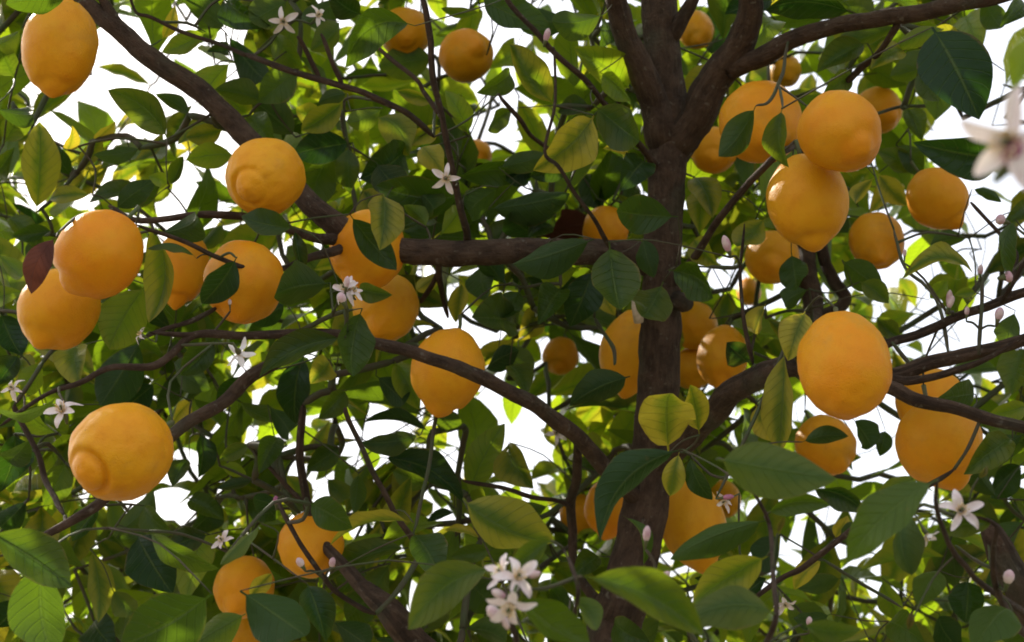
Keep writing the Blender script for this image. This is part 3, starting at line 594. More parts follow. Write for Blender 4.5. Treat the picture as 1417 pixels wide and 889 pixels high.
HL = [
 # ---- top left
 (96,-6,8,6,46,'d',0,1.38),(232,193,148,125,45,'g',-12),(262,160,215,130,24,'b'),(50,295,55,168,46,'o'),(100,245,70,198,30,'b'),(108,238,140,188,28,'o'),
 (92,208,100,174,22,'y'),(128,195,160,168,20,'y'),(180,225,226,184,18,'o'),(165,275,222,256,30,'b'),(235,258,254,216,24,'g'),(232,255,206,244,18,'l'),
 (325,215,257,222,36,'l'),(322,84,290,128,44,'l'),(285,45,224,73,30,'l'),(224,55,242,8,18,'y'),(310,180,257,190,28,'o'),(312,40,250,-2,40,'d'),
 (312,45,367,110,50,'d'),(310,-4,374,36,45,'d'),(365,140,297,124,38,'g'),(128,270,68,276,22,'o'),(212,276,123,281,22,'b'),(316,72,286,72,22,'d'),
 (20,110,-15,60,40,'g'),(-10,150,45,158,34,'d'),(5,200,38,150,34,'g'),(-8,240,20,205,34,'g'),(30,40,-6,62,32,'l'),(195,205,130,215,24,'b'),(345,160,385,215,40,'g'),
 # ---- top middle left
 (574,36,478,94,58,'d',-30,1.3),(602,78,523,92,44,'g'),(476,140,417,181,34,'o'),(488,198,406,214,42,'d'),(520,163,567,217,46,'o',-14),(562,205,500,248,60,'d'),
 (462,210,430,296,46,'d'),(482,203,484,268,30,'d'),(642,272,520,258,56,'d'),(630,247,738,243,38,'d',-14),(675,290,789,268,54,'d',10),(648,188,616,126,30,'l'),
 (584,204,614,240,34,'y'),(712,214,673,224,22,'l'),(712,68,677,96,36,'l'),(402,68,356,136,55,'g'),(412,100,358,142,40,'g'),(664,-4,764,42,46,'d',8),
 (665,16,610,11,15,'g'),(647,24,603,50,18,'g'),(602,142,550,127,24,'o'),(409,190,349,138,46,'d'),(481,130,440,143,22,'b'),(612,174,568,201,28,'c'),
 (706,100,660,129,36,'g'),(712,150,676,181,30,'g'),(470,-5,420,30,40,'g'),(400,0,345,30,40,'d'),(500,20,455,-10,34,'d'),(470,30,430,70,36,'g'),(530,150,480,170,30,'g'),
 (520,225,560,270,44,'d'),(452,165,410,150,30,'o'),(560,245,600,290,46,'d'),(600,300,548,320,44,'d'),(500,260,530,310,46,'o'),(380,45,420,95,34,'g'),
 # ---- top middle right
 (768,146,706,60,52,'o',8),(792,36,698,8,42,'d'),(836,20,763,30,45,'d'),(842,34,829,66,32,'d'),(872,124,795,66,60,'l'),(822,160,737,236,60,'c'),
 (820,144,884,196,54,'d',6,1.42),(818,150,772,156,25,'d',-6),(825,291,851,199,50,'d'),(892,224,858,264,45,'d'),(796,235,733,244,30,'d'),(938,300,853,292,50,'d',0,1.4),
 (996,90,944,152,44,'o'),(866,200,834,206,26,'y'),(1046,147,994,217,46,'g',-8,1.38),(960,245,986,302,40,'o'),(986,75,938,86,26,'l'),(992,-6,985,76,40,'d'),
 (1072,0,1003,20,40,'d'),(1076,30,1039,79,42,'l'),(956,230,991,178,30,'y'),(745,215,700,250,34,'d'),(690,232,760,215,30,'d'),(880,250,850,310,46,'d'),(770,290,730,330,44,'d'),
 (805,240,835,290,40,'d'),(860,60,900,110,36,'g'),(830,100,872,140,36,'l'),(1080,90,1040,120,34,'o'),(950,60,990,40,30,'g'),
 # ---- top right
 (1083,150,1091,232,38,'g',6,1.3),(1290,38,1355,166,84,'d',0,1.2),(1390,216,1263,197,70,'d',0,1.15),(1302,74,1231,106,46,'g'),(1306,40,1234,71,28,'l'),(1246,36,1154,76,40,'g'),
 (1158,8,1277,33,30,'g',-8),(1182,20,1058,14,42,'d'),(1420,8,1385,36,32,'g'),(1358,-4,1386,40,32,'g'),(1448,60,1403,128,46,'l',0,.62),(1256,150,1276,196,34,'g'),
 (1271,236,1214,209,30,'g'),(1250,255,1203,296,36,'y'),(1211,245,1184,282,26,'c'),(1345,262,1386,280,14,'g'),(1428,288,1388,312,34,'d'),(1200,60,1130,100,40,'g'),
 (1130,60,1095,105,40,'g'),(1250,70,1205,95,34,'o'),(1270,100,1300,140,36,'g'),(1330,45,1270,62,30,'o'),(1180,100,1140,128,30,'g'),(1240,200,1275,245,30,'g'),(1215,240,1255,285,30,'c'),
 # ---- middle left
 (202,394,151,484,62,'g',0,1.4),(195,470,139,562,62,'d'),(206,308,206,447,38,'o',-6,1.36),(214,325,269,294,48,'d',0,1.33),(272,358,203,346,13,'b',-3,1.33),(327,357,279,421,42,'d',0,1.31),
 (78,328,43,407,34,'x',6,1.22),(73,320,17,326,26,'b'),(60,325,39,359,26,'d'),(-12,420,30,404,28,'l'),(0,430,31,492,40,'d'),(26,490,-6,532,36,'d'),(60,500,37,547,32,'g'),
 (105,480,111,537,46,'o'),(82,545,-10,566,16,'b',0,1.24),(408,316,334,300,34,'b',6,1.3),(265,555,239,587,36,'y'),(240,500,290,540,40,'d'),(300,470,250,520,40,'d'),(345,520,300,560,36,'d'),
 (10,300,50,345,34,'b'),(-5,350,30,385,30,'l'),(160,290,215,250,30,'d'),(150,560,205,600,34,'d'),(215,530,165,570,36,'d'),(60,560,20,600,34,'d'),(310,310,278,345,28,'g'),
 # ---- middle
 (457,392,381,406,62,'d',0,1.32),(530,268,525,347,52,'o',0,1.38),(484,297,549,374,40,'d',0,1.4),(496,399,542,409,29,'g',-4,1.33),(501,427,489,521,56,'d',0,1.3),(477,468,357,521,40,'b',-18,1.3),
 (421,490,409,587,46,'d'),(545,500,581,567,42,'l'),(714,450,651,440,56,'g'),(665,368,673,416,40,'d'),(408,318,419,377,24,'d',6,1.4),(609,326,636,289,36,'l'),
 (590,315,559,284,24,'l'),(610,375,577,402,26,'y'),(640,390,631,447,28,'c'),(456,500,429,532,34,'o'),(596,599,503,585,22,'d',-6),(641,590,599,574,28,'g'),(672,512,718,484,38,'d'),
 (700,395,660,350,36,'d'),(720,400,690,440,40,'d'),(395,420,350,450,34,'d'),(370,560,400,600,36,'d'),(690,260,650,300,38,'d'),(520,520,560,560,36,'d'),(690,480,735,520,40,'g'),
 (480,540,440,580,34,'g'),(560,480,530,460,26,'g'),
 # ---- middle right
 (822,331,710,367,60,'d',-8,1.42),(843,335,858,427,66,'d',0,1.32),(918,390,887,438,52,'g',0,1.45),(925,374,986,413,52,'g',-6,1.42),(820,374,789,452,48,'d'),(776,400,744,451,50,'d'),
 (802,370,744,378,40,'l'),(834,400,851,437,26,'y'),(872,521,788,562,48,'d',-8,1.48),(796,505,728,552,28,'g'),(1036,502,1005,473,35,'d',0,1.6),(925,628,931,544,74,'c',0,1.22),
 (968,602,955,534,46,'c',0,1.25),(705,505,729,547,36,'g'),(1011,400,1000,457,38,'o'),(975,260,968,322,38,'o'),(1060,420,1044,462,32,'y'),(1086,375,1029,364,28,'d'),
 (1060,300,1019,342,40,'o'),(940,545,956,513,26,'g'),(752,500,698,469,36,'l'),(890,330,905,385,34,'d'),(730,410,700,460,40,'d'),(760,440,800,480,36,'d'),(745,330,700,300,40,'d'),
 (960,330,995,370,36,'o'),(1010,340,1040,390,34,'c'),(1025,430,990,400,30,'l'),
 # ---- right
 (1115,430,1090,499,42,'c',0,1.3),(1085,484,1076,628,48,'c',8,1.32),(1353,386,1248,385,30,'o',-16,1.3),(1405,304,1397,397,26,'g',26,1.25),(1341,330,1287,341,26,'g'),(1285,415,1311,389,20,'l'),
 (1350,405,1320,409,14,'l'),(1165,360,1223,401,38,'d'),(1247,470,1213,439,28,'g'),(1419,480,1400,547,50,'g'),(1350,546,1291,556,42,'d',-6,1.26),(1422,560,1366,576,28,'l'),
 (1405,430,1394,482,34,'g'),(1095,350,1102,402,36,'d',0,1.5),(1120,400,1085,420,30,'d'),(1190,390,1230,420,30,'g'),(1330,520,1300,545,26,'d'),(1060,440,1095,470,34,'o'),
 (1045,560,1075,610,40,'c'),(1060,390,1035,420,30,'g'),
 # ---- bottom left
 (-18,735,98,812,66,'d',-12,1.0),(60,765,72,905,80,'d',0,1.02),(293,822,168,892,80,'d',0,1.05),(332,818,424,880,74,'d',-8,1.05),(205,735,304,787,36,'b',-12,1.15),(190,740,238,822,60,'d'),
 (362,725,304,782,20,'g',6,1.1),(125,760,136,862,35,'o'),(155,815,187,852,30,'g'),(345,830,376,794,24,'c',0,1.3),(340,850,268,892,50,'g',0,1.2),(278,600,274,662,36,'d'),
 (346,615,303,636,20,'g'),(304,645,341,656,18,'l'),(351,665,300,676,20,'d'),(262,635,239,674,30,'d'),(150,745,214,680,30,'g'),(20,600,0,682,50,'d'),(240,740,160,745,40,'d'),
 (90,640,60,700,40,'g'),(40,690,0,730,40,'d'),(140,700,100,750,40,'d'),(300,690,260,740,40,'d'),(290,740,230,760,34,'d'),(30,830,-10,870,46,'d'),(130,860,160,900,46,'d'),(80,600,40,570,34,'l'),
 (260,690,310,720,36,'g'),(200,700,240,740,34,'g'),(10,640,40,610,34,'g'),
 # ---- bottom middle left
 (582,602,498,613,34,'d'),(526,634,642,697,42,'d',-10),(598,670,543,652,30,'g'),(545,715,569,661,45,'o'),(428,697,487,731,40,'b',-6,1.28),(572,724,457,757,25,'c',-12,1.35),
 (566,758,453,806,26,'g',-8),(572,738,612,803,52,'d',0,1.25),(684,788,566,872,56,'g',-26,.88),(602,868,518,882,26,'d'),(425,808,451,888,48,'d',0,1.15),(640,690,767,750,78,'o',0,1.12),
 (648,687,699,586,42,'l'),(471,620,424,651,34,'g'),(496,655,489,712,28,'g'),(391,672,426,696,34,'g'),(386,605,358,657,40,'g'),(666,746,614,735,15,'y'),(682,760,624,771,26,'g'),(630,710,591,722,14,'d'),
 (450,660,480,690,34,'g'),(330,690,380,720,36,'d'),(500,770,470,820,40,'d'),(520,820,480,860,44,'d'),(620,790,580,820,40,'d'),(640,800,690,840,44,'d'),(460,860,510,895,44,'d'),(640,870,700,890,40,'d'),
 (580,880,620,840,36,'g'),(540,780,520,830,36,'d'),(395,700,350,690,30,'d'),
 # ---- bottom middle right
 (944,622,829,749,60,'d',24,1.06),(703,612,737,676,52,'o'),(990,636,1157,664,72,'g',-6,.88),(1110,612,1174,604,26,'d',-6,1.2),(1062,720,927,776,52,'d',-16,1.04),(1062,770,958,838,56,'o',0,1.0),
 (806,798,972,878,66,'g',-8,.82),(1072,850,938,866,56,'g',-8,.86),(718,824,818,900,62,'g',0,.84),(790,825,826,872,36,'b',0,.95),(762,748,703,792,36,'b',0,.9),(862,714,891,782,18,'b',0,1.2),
 (815,735,764,750,40,'g'),(940,626,927,687,28,'c',0,1.3),(955,630,986,692,26,'d',0,1.3),(850,860,900,890,40,'d'),(1010,790,960,800,40,'d'),(760,700,720,720,30,'g'),(830,770,790,800,36,'d'),
 (1010,840,1060,800,40,'d'),(890,840,850,800,40,'d'),(1040,690,1000,660,34,'g'),
 # ---- bottom right
 (1122,678,1195,708,38,'d',-8,1.1),(1060,712,1149,700,28,'g',-8,1.05),(1297,664,1171,777,46,'b',10,.88),(1254,708,1263,797,54,'g',0,1.0),(1401,607,1334,656,48,'g',0,1.2),(1270,660,1212,696,36,'l'),
 (1180,580,1206,619,36,'d'),(1180,600,1180,652,18,'g'),(1155,745,1173,714,20,'y'),(1138,775,1099,816,26,'y'),(1165,800,1104,815,24,'d'),(1376,725,1299,736,36,'g',-6,.96),
 (1340,800,1335,862,46,'d'),(1402,848,1348,902,60,'d',0,1.0),(1110,864,1192,871,28,'g',0,.92),(1150,850,1098,856,28,'d'),(1225,595,1217,632,22,'d'),(1417,640,1370,690,44,'d'),(1420,720,1380,770,46,'d'),
 (1300,790,1270,840,40,'g'),(1230,860,1280,890,44,'g'),(1200,720,1165,750,30,'g'),(1410,790,1360,820,40,'d'),(1080,740,1050,790,40,'d'),(1300,850,1330,900,40,'d'),(1380,690,1350,640,36,'d'),
 (1220,800,1250,860,34,'l'),(1420,600,1380,630,36,'d'),
 (1354,662,1366,645,8,'r',0,.95),(1076,738,1086,715,8,'r',0,.95),(1256,872,1262,846,9,'r',0,.95),
]
for i, h in enumerate(HL): hand_leaf(*h, idx=i)

# ------------------------------------------------------------------ blossoms and buds
def petal_geo(L, wd, curl, seed):
    rr = random.Random(seed); V, UV, Fc = [], [], []
    nl, nc = 7, 5
    for i in range(nl + 1):
        s = i / nl; hw_ = wd / 2 * (math.sin(math.pi * (.10 + .86 * s)) ** .8) * (1 if s < .85 else 1.0)
        z = L * (.55 * s - curl * s * s); x = L * s * (1 - .12 * s)
        for j in range(nc):
            v = (j / (nc - 1) - .5) * 2
            V.append(Vector((x, v * hw_, z + .35 * hw_ * v * v + .0008 * math.sin(7 * s + seed)))); UV.append((.5 + v / 2, s))
    for i in range(nl):
        for j in range(nc - 1):
            k = i * nc + j; Fc.append((k, k + 1, k + nc + 1, k + nc))
    return V, Fc, UV
def place(o, pos, n, spin=0):
    q = n.normalized().to_track_quat('Z', 'Y')
    o.rotation_mode = 'QUATERNION'; o.rotation_quaternion = q @ Matrix.Rotation(spin, 3, 'Z').to_quaternion(); o.location = pos
    return o
def blossom(x, y, d, size, nv, label, seed, petals=5, curl=.75):
    """nv: facing direction in camera axes (right, up, toward camera); size: flower width in pixels"""
    rr = random.Random(seed)
    n = RIGHT * nv[0] + UP * nv[1] - FWD * nv[2]; n.normalize()
    rt = bpy.data.objects.new('citrus_blossom', None); col.objects.link(rt)
    L = size / 2 * d / F * 1.12
    place(rt, P(x, y, d) - n * .004, n, rr.uniform(0, 6))
    tag(rt, label, 'blossom', 'lemon blossoms')
    for k in range(petals):
        V, Fc, UV = petal_geo(L * rr.uniform(.92, 1.06), L * rr.uniform(.29, .38), curl * rr.uniform(.4, 1.5), seed * 7 + k)
        o = link('petal', mesh('petal', V, Fc, UV), M_PETAL, rt)
        o.rotation_euler = (rr.uniform(-.35, .35), rr.uniform(-.35, .25), 2 * math.pi * k / petals + rr.uniform(-.14, .14))
        o.location = (0, 0, .002)
    V, Fc, UV = [], [], []
    for k in range(16):
        a = 2 * math.pi * k / 16; h = L * rr.uniform(.40, .58); r0 = L * .07; r1 = L * rr.uniform(.14, .26)
        p0 = Vector((r0 * math.cos(a), r0 * math.sin(a), .001)); p1 = Vector((r1 * math.cos(a), r1 * math.sin(a), h))
        tube([p0, (p0 + p1) / 2 + Vector((0, 0, .1 * h)), p1, p1 + (p1 - p0).normalized() * L * .06], [L * .022, L * .018, L * .030, L * .020], 4, V=V, Fc=Fc, UV=UV)
    link('stamens', mesh('stamens', V, Fc), M_STAMEN, rt)
    V, Fc, UV = tube([Vector((0, 0, 0)), Vector((0, 0, L * .35)), Vector((0, 0, L * .5)), Vector((0, 0, L * .56))], [L * .05, L * .035, L * .07, L * .04], 6)
    link('pistil', mesh('pistil', V, Fc), M_STEM, rt)
    V, Fc, UV = tube([Vector((0, 0, .0022)), Vector((0, 0, -.001)), Vector((0, 0, -.004)), Vector((0, 0, -.014))], [L * .16, L * .15, L * .07, L * .06], 7)
    link('calyx', mesh('calyx', V, Fc), M_STEM, rt)
    STEMS.append(rt.location + rt.rotation_quaternion @ Vector((0, 0, -.014)))
blossom(617, 247, 1.36, 46, (.1, -.15, 1), 'open five-petalled white blossom against dark leaves below a thin upright twig', 11, curl=.6)
blossom(478, 400, 1.27, 44, (-.4, .5, .7), 'blossom with bristling stamens beside the round dark leaf', 12)
blossom(489, 402, 1.275, 36, (.6, .6, .5), 'half-open blossom leaning against a lemon under the limb fork', 13, curl=.3)
blossom(331, 489, 1.27, 50, (.15, -.5, -.8), 'white blossom seen from behind on the thin dark limb', 14, curl=.35)
blossom(86, 568, 1.2, 56, (.0, .55, .6), 'white star blossom above the big swollen lemon', 15, curl=.7)
blossom(17, 537, 1.3, 36, (-.3, .4, .8), 'small ragged white blossom next to a long narrow leaf', 16)
blossom(716, 800, .84, 72, (.25, .5, .75), 'upper creamy blossom of the thick cluster among broad leaves', 17, curl=.55)
blossom(706, 838, .82, 78, (-.2, -.45, .8), 'lower drooping creamy blossom of the thick cluster among broad leaves', 18, curl=.35)
blossom(694, 792, .86, 56, (-.6, .5, .5), 'half-open creamy blossom at the back of the thick cluster', 19, curl=.25)
blossom(1330, 707, .95, 66, (-.1, .35, .9), 'wide open white blossom on a leafy shoot below the wide lemon', 20, curl=.6)
blossom(1400, 196, .5, 150, (-.5, -.1, .6), 'large pink-tinged blossom in front of a broad dark leaf', 21, curl=.35)
blossom(1086, 836, 1.2, 36, (.1, -.4, .8), 'small drooping blossom under the thin bare branch', 22, curl=.3)
blossom(1284, 742, 1.0, 44, (.3, -.6, .3), 'narrow pale blossom with closed hanging petals', 23, curl=.1)
blossom(392, 30, 1.5, 44, (.1, -.2, .9), 'pinkish blossom high among dark leaves near the bare twigs', 24, curl=.6)
blossom(440, 22, 1.5, 34, (.5, .3, .7), 'tiny pale blossom high beside the pinkish one', 25)
blossom(1003, 694, 1.3, 34, (-.7, -.3, .4), 'pale narrow blossom in front of the long lemon', 26, curl=.1)
blossom(306, 747, 1.2, 34, (-.2, .6, .6), 'brownish-white blossom over the low lemons', 27)
blossom(193, 462, 1.28, 26, (-.6, .4, .5), 'tiny blossom at the end of the short twig under the spotted lemon', 28)
blossom(770, 600, 1.75, 34, (0, .3, .9), 'small distant blossom below the slanting lower limb', 29)

def bud(x, y, d, wp, hp, ang, purple=False):
    m = d / F; wp *= .85; V, Fc, UV = tube([Vector((0, 0, t * hp * m)) for t in (-.12, 0, .15, .4, .7, .9, 1.0)], [wp * m * k for k in (.16, .26, .40, .5, .46, .28, .06)], 9)
    o = link('flower_bud', mesh('flower_bud', V, Fc), M_BUDP if purple else M_BUD, tree)
    n = RIGHT * math.sin(rad(ang)) + UP * math.cos(rad(ang)) - FWD * .2
    place(o, P(x, y, d) - BASE - n * (hp * m / 2), n)
    Vs, Fs, Us = tube([Vector((0, 0, -.006)), Vector((0, 0, -.001)), Vector((0, 0, hp * m * .12))], [wp * m * .14, wp * m * .26, wp * m * .36], 7)
    link('calyx', mesh('calyx', Vs, Fs), M_STEM, o)
    STEMS.append(P(x, y, d) - n * (hp * m / 2 + .006))
for b_ in [(757,48,1.42,11,18,15),(895,738,1.0,13,22,5),(1005,337,1.38,14,24,-20),(1314,413,1.3,11,24,0),(1383,434,1.26,15,18,10),(1384,304,1.3,18,12,-70),(1396,383,1.24,20,11,80),
           (382,692,1.4,10,12,0,True),(460,778,1.3,11,14,10),(415,778,1.3,13,14,-30),(1357,373,1.3,9,14,0),(1396,798,1.0,18,20,10),(905,803,1.0,10,14,60),(921,797,1.0,13,16,40),
           (683,848,.83,20,26,-40),(690,822,.84,15,22,-60),(1008,688,1.26,9,16,80,True),(1402,212,.5,36,44,30,True),(318,418,1.31,6,8,0),(700,862,.83,12,20,160),
           (480,390,1.26,10,16,10),(473,412,1.255,14,14,-20),(1316,418,1.29,10,18,20),(1338,430,1.28,8,12,0),(1120,860,1.1,10,14,0),(740,795,.85,12,18,70),(1252,350,1.3,6,10,0)]: bud(*b_)

# ------------------------------------------------------------------ the rest of the crown: sprigs of leaves
SKYR = [(105,60,330,310,.8),(690,20,770,120,.8),(1340,20,1417,300,.8),(500,550,720,660,.7),(1185,560,1245,720,.9),  # open patches of sky between the leaves: x0, y0, x1, y1, openness
 (130,0,235,62,.55),(120,62,235,125,.97),(40,118,150,185,.93),(60,185,215,240,.6),(185,118,250,160,.8),(100,236,180,290,.55),(210,225,312,298,.85),(240,110,300,190,.55),(0,236,30,262,.8),
 (0,290,34,352,.75),(272,292,318,350,.8),(0,60,40,110,.3),(585,0,620,40,.4),(632,0,722,62,.85),(680,50,770,125,.8),(690,120,745,175,.65),(700,175,740,225,.4),(1362,0,1417,60,.55),(1360,60,1417,160,.93),
 (1296,130,1360,190,.8),(1345,170,1417,260,.75),(1330,236,1417,300,.75),(1248,320,1417,412,.85),(1230,400,1417,470,.88),(1240,450,1417,532,.7),(386,330,424,420,.6),(590,372,655,450,.85),
 (600,440,665,475,.7),(680,480,745,532,.7),(320,470,352,500,.4),(305,540,372,592,.65),(205,590,300,640,.35),(500,545,645,606,.88),(655,540,730,590,.85),(640,590,722,650,.85),(490,600,560,655,.75),
 (205,650,262,706,.85),(255,600,300,660,.5),(440,650,560,712,.65),(600,640,645,710,.75),(690,640,745,708,.6),(485,700,640,752,.55),(755,700,805,800,.4),(1085,560,1110,640,.6),(1185,560,1245,720,.85),
 (1060,655,1115,712,.8),(1080,700,1165,770,.85),(1060,765,1205,830,.75),(1190,700,1235,760,.6),(1265,680,1305,760,.5),(895,775,965,812,.6),(1110,826,1165,860,.5),(1290,740,1345,870,.4),(770,770,820,830,.4),
 (60,700,140,800,.12),(150,470,240,500,.1),(1380,560,1417,640,.25),(300,20,345,60,.3),(395,0,440,40,.3),(440,60,500,120,.25),(520,130,600,230,.2),(1030,560,1080,640,.3),(110,240,160,290,.6),
]
def over_leaf(x, y, d):
    for hx, hy, a, b_, an, hd in HD:
        if d < hd + .03:
            dx, dy = x - hx, y - hy; c, s_ = math.cos(an), math.sin(an)
            if ((dx * c + dy * s_) / (a + 8)) ** 2 + ((dy * c - dx * s_) / (b_ + 8)) ** 2 < 1: return True
    return False
def openness(x, y):
    m = 0
    for x0, y0, x1, y1, o_ in SKYR:
        if x0 - 20 < x < x1 + 20 and y0 - 20 < y < y1 + 20: m = max(m, o_)
    return m
def inframe(x, y, k=0): return -k < x < W0 + k and -k < y < H0 + k
PL = []          # procedural leaves: (V, Fc, UV, tint, px size, x, y, d)
SPR = []
NSP = 940
rs = random.Random(42)
for si in range(NSP):
    zone = rs.random()
    if zone < .72:   x, y, d = rs.uniform(-60, 1480), rs.uniform(-60, 960), 1.72 + 1.25 * rs.random() ** .8
    elif zone < .77: x, y, d = rs.uniform(-900, -40), rs.uniform(-700, 900), rs.uniform(1.3, 2.6)
    elif zone < .86: x, y, d = rs.uniform(-100, 1600), rs.uniform(-900, -30), rs.uniform(1.35, 2.6)
    elif zone < .93: x, y, d = rs.uniform(1450, 2000), rs.uniform(-400, 900), rs.uniform(1.2, 2.5)
    else:            x, y, d = rs.uniform(-60, 1480), rs.uniform(380, 960), rs.uniform(1.75, 2.8)
    p0 = P(x, y, d)
    out = (p0 - (BASE + Vector((0, 0, 1.9)))); out.normalize()
    dr = (out * .7 + Vector((rs.gauss(0, .6), rs.gauss(0, .6), rs.gauss(.25, .6)))).normalized()
    Ls = rs.uniform(.12, .28); nl_ = rs.randint(6, 11)
    pts = [p0]
    for k in range(4):
        dr = (dr + Vector((rs.gauss(0, .15), rs.gauss(0, .15), rs.gauss(-.02, .15)))).normalized()
        pts.append(pts[-1] + dr * Ls / 4)
    keep = 0; lv = []
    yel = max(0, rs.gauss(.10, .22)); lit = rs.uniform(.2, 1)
    for k in range(nl_):
        t = (k + .6) / nl_ * 4; i0 = min(3, int(t)); B = pts[i0].lerp(pts[i0 + 1], t - i0)
        dd_ = (pts[i0 + 1] - pts[i0]).normalized()
        an = k * 2.4 + rs.uniform(-.4, .4)
        u = dd_.orthogonal().normalized(); v = dd_.cross(u)
        la = (dd_ * rs.uniform(.2, .8) + (u * math.cos(an) + v * math.sin(an)) * 1.0 + Vector((0, 0, rs.uniform(-.55, .1)))).normalized()
        Ll = rs.uniform(.075, .135); T = B + la * Ll
        C = (B + T) / 2
        x1, y1, d1 = proj(C); xt, yt, dt = proj(T); xb, yb, db = proj(B)
        if inframe(x1, y1, 60):
            if min(d1, dt, db) < 1.66: continue
            if over_leaf(x1, y1, d1) or over_leaf(xt, yt, dt): continue
            op = max(openness(x1, y1), openness(xt, yt) * .95, openness(xb, yb) * .6)
            if rs.random() < op: continue
            if any(in_front_of_lemon(a, b, c, 1.06, 3) for a, b, c in ((x1, y1, d1), (xt, yt, dt), (xb, yb, db), ((x1 + xt) / 2, (y1 + yt) / 2, d1))): continue
        nn = (Vector((rs.gauss(0, .55), rs.gauss(0, .55), 1)) - la * la.z); nn = (nn - la * nn.dot(la)).normalized()
        V, Fc, UV = leaf_geo(B, T, nn, Ll * rs.uniform(.42, .58), rs.uniform(-.07, .07) * Ll, rs.uniform(-.08, .22) * Ll, rs.uniform(.1, .5), rs.uniform(.01, .05), 7, 1, rs)
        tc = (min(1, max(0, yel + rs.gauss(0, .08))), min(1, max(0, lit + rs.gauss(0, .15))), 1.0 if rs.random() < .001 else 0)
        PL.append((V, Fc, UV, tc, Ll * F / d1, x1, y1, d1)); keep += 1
    if keep >= 2: SPR.append(pts)

# the 300 most prominent leaves are single parts, the rest one mass of foliage
room = max(0, 300 - len(HL))
order = sorted(range(len(PL)), key=lambda i: -(PL[i][4] if inframe(PL[i][5], PL[i][6], -10) else 0))
single = set(order[:room])
for i in sorted(single):
    V, Fc, UV, tc = PL[i][:4]; B = V[0]
    link('leaf', mesh('leaf', [v - B for v in V], Fc, UV, [tc] * len(V)), M_LEAF, tree, B - BASE)
FV, FF, FU, FT = [], [], [], []
for i, L_ in enumerate(PL):
    if i in single: continue
    b0 = len(FV); FV += L_[0]; FF += [tuple(b0 + a for a in f) for f in L_[1]]; FU += L_[2]; FT += [L_[3]] * len(L_[0])
tag(tpart('foliage', FV, FF, FU, M_LEAF, FT), 'mass of smaller green leaves filling the crown', kind='stuff')

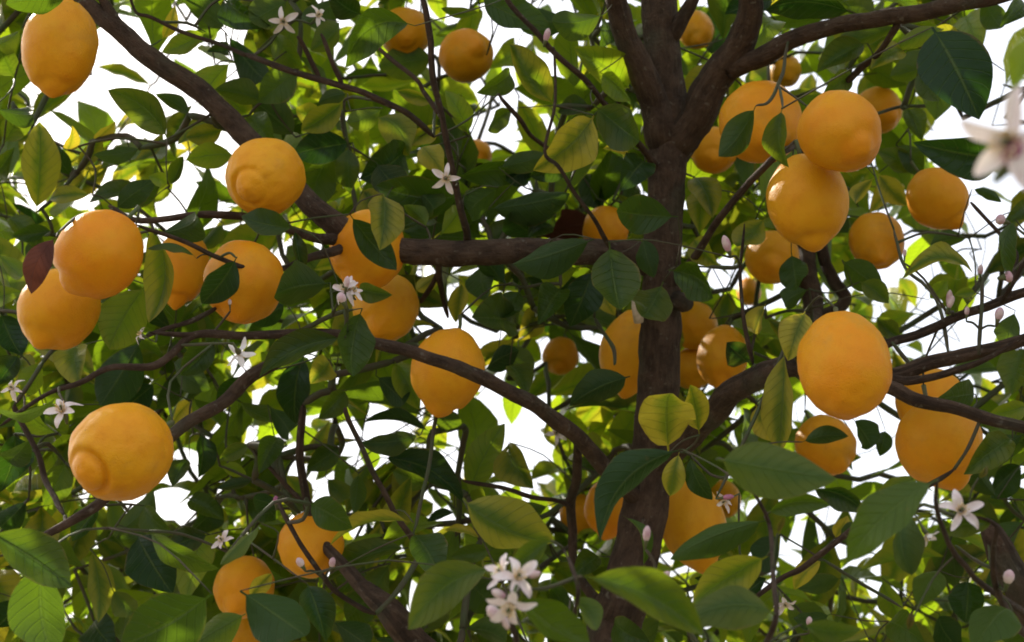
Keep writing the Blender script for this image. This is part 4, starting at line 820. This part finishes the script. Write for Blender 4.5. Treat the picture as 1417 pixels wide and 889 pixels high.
# ------------------------------------------------------------------ twigs that tie sprigs, fruit, blossoms and leaves to the limbs
pos = [tuple(p) for p, r in SK]; nrad = [r for p, r in SK]
cap_ = 20000
PN = np.zeros((cap_, 3)); nN = len(pos); PN[:nN] = pos
parent = [-1] * nN; load = [0] * nN
tasks = [(p, 'stem') for p in STEMS] + [(p[0], 'sprig', p) for p in SPR] + [(p, 'leaf') for p in LEAF_BASES]
skel = np.array(pos)
def dist0(p): return float(np.min(np.sum((skel - np.array(p)) ** 2, axis=1)))
tasks.sort(key=lambda t: dist0(t[0]))
SEG = []       # (points, start node)
for t in tasks:
    p = np.array(t[0]); dist = np.sqrt(np.sum((PN[:nN] - p) ** 2, axis=1))
    cand = np.argsort(dist)[:40]; best = None
    for c in cand:
        q = Vector(PN[c]); pen = 1.0
        for f in (.1, .25, .4, .55, .7, .85):
            m_ = q.lerp(Vector(p), f)
            x, y, d = proj(m_)
            if any((m_ - l[0]).length < l[1] * 1.08 for l in LD): pen += 12 if f < .8 else 3
            if inframe(x, y, 0):
                if in_front_of_lemon(x, y, d): pen += 3
                pen += .5 * openness(x, y)
        cost = (dist[c] + .004) * pen
        if best is None or cost < best[0]: best = (cost, c)
    c = int(best[1]); q = Vector(PN[c]); pv = Vector(p); ln = (pv - q).length
    if ln < 1e-4: continue
    if t[1] == 'leaf' and ln > .02 and any(in_front_of_lemon(*proj(q.lerp(pv, f))) for f in (.2, .4, .6, .8)): continue
    mid_ = (q + pv) / 2 + Vector((R.gauss(0, .07), R.gauss(0, .07), R.gauss(.05, .07))) * ln
    pts = catmull([q, mid_, pv], 3)
    ids = [c]
    for k in range(1, len(pts)):
        PN[nN] = pts[k]; parent.append(ids[-1]); load.append(0); nrad.append(None); ids.append(nN); nN += 1
    if t[1] == 'sprig':
        last = ids[-1]
        for k in range(1, 5):
            PN[nN] = t[2][k]; parent.append(last); load.append(0); nrad.append(None); ids.append(nN); last = nN; nN += 1
    wgt = {'stem': 2.0, 'sprig': 1.6, 'leaf': .7}[t[1]]
    k = ids[-1]
    while k != -1 and nrad[k] is None:
        load[k] += wgt; k = parent[k]
    SEG.append(ids)
TV, TF, TU = [], [], []
SKP = np.array([tuple(p) for p, r in SK])
for (a0, a1, ra, rb) in RUN:                 # a limb that starts in mid-air gets the piece that joins it to its neighbour
    best = None
    oth = np.r_[0:a0, a1:len(SK)]
    for e, re_ in ((a0, ra), (a1 - 1, rb)):
        dd_ = np.sqrt(np.sum((SKP[oth] - SKP[e]) ** 2, axis=1)); k = int(np.argmin(dd_))
        if best is None or dd_[k] < best[0]: best = (dd_[k], e, int(oth[k]), re_)
    if best[0] > SK[best[2]][1] * .9:
        p, q = SK[best[1]][0], SK[best[2]][0]; r_ = max(.0012, min(best[3], SK[best[2]][1]))
        tube(catmull([p, p.lerp(q, .5) + Vector((0, 0, -.08)) * (p - q).length, q], 4), [r_ * .8] * 4 + [r_] * 5, 6, .12, V=TV, Fc=TF, UV=TU)
for ids in SEG:
    pts = [Vector(PN[k]) for k in ids]
    rs_ = []
    for k in ids:
        if nrad[k] is None: rs_.append(min(.0042, .00085 * max(load[k], .5) ** .45))
        else: rs_.append(None)
    if rs_[0] is None: rs_[0] = min(nrad[ids[0]], rs_[1] * 1.2)
    if len(ids) > 6: rs_[-1] *= .6
    tube(pts, rs_, 5, .12, V=TV, Fc=TF, UV=TU)
tag(tpart('twigs', TV, TF, TU, M_TWIG), 'thin green and brown twigs carrying leaves, fruit and blossom', kind='stuff')
print('hand leaves', len(HL), 'procedural', len(PL), 'sprigs', len(SPR), 'limbs', len(LIMBS))
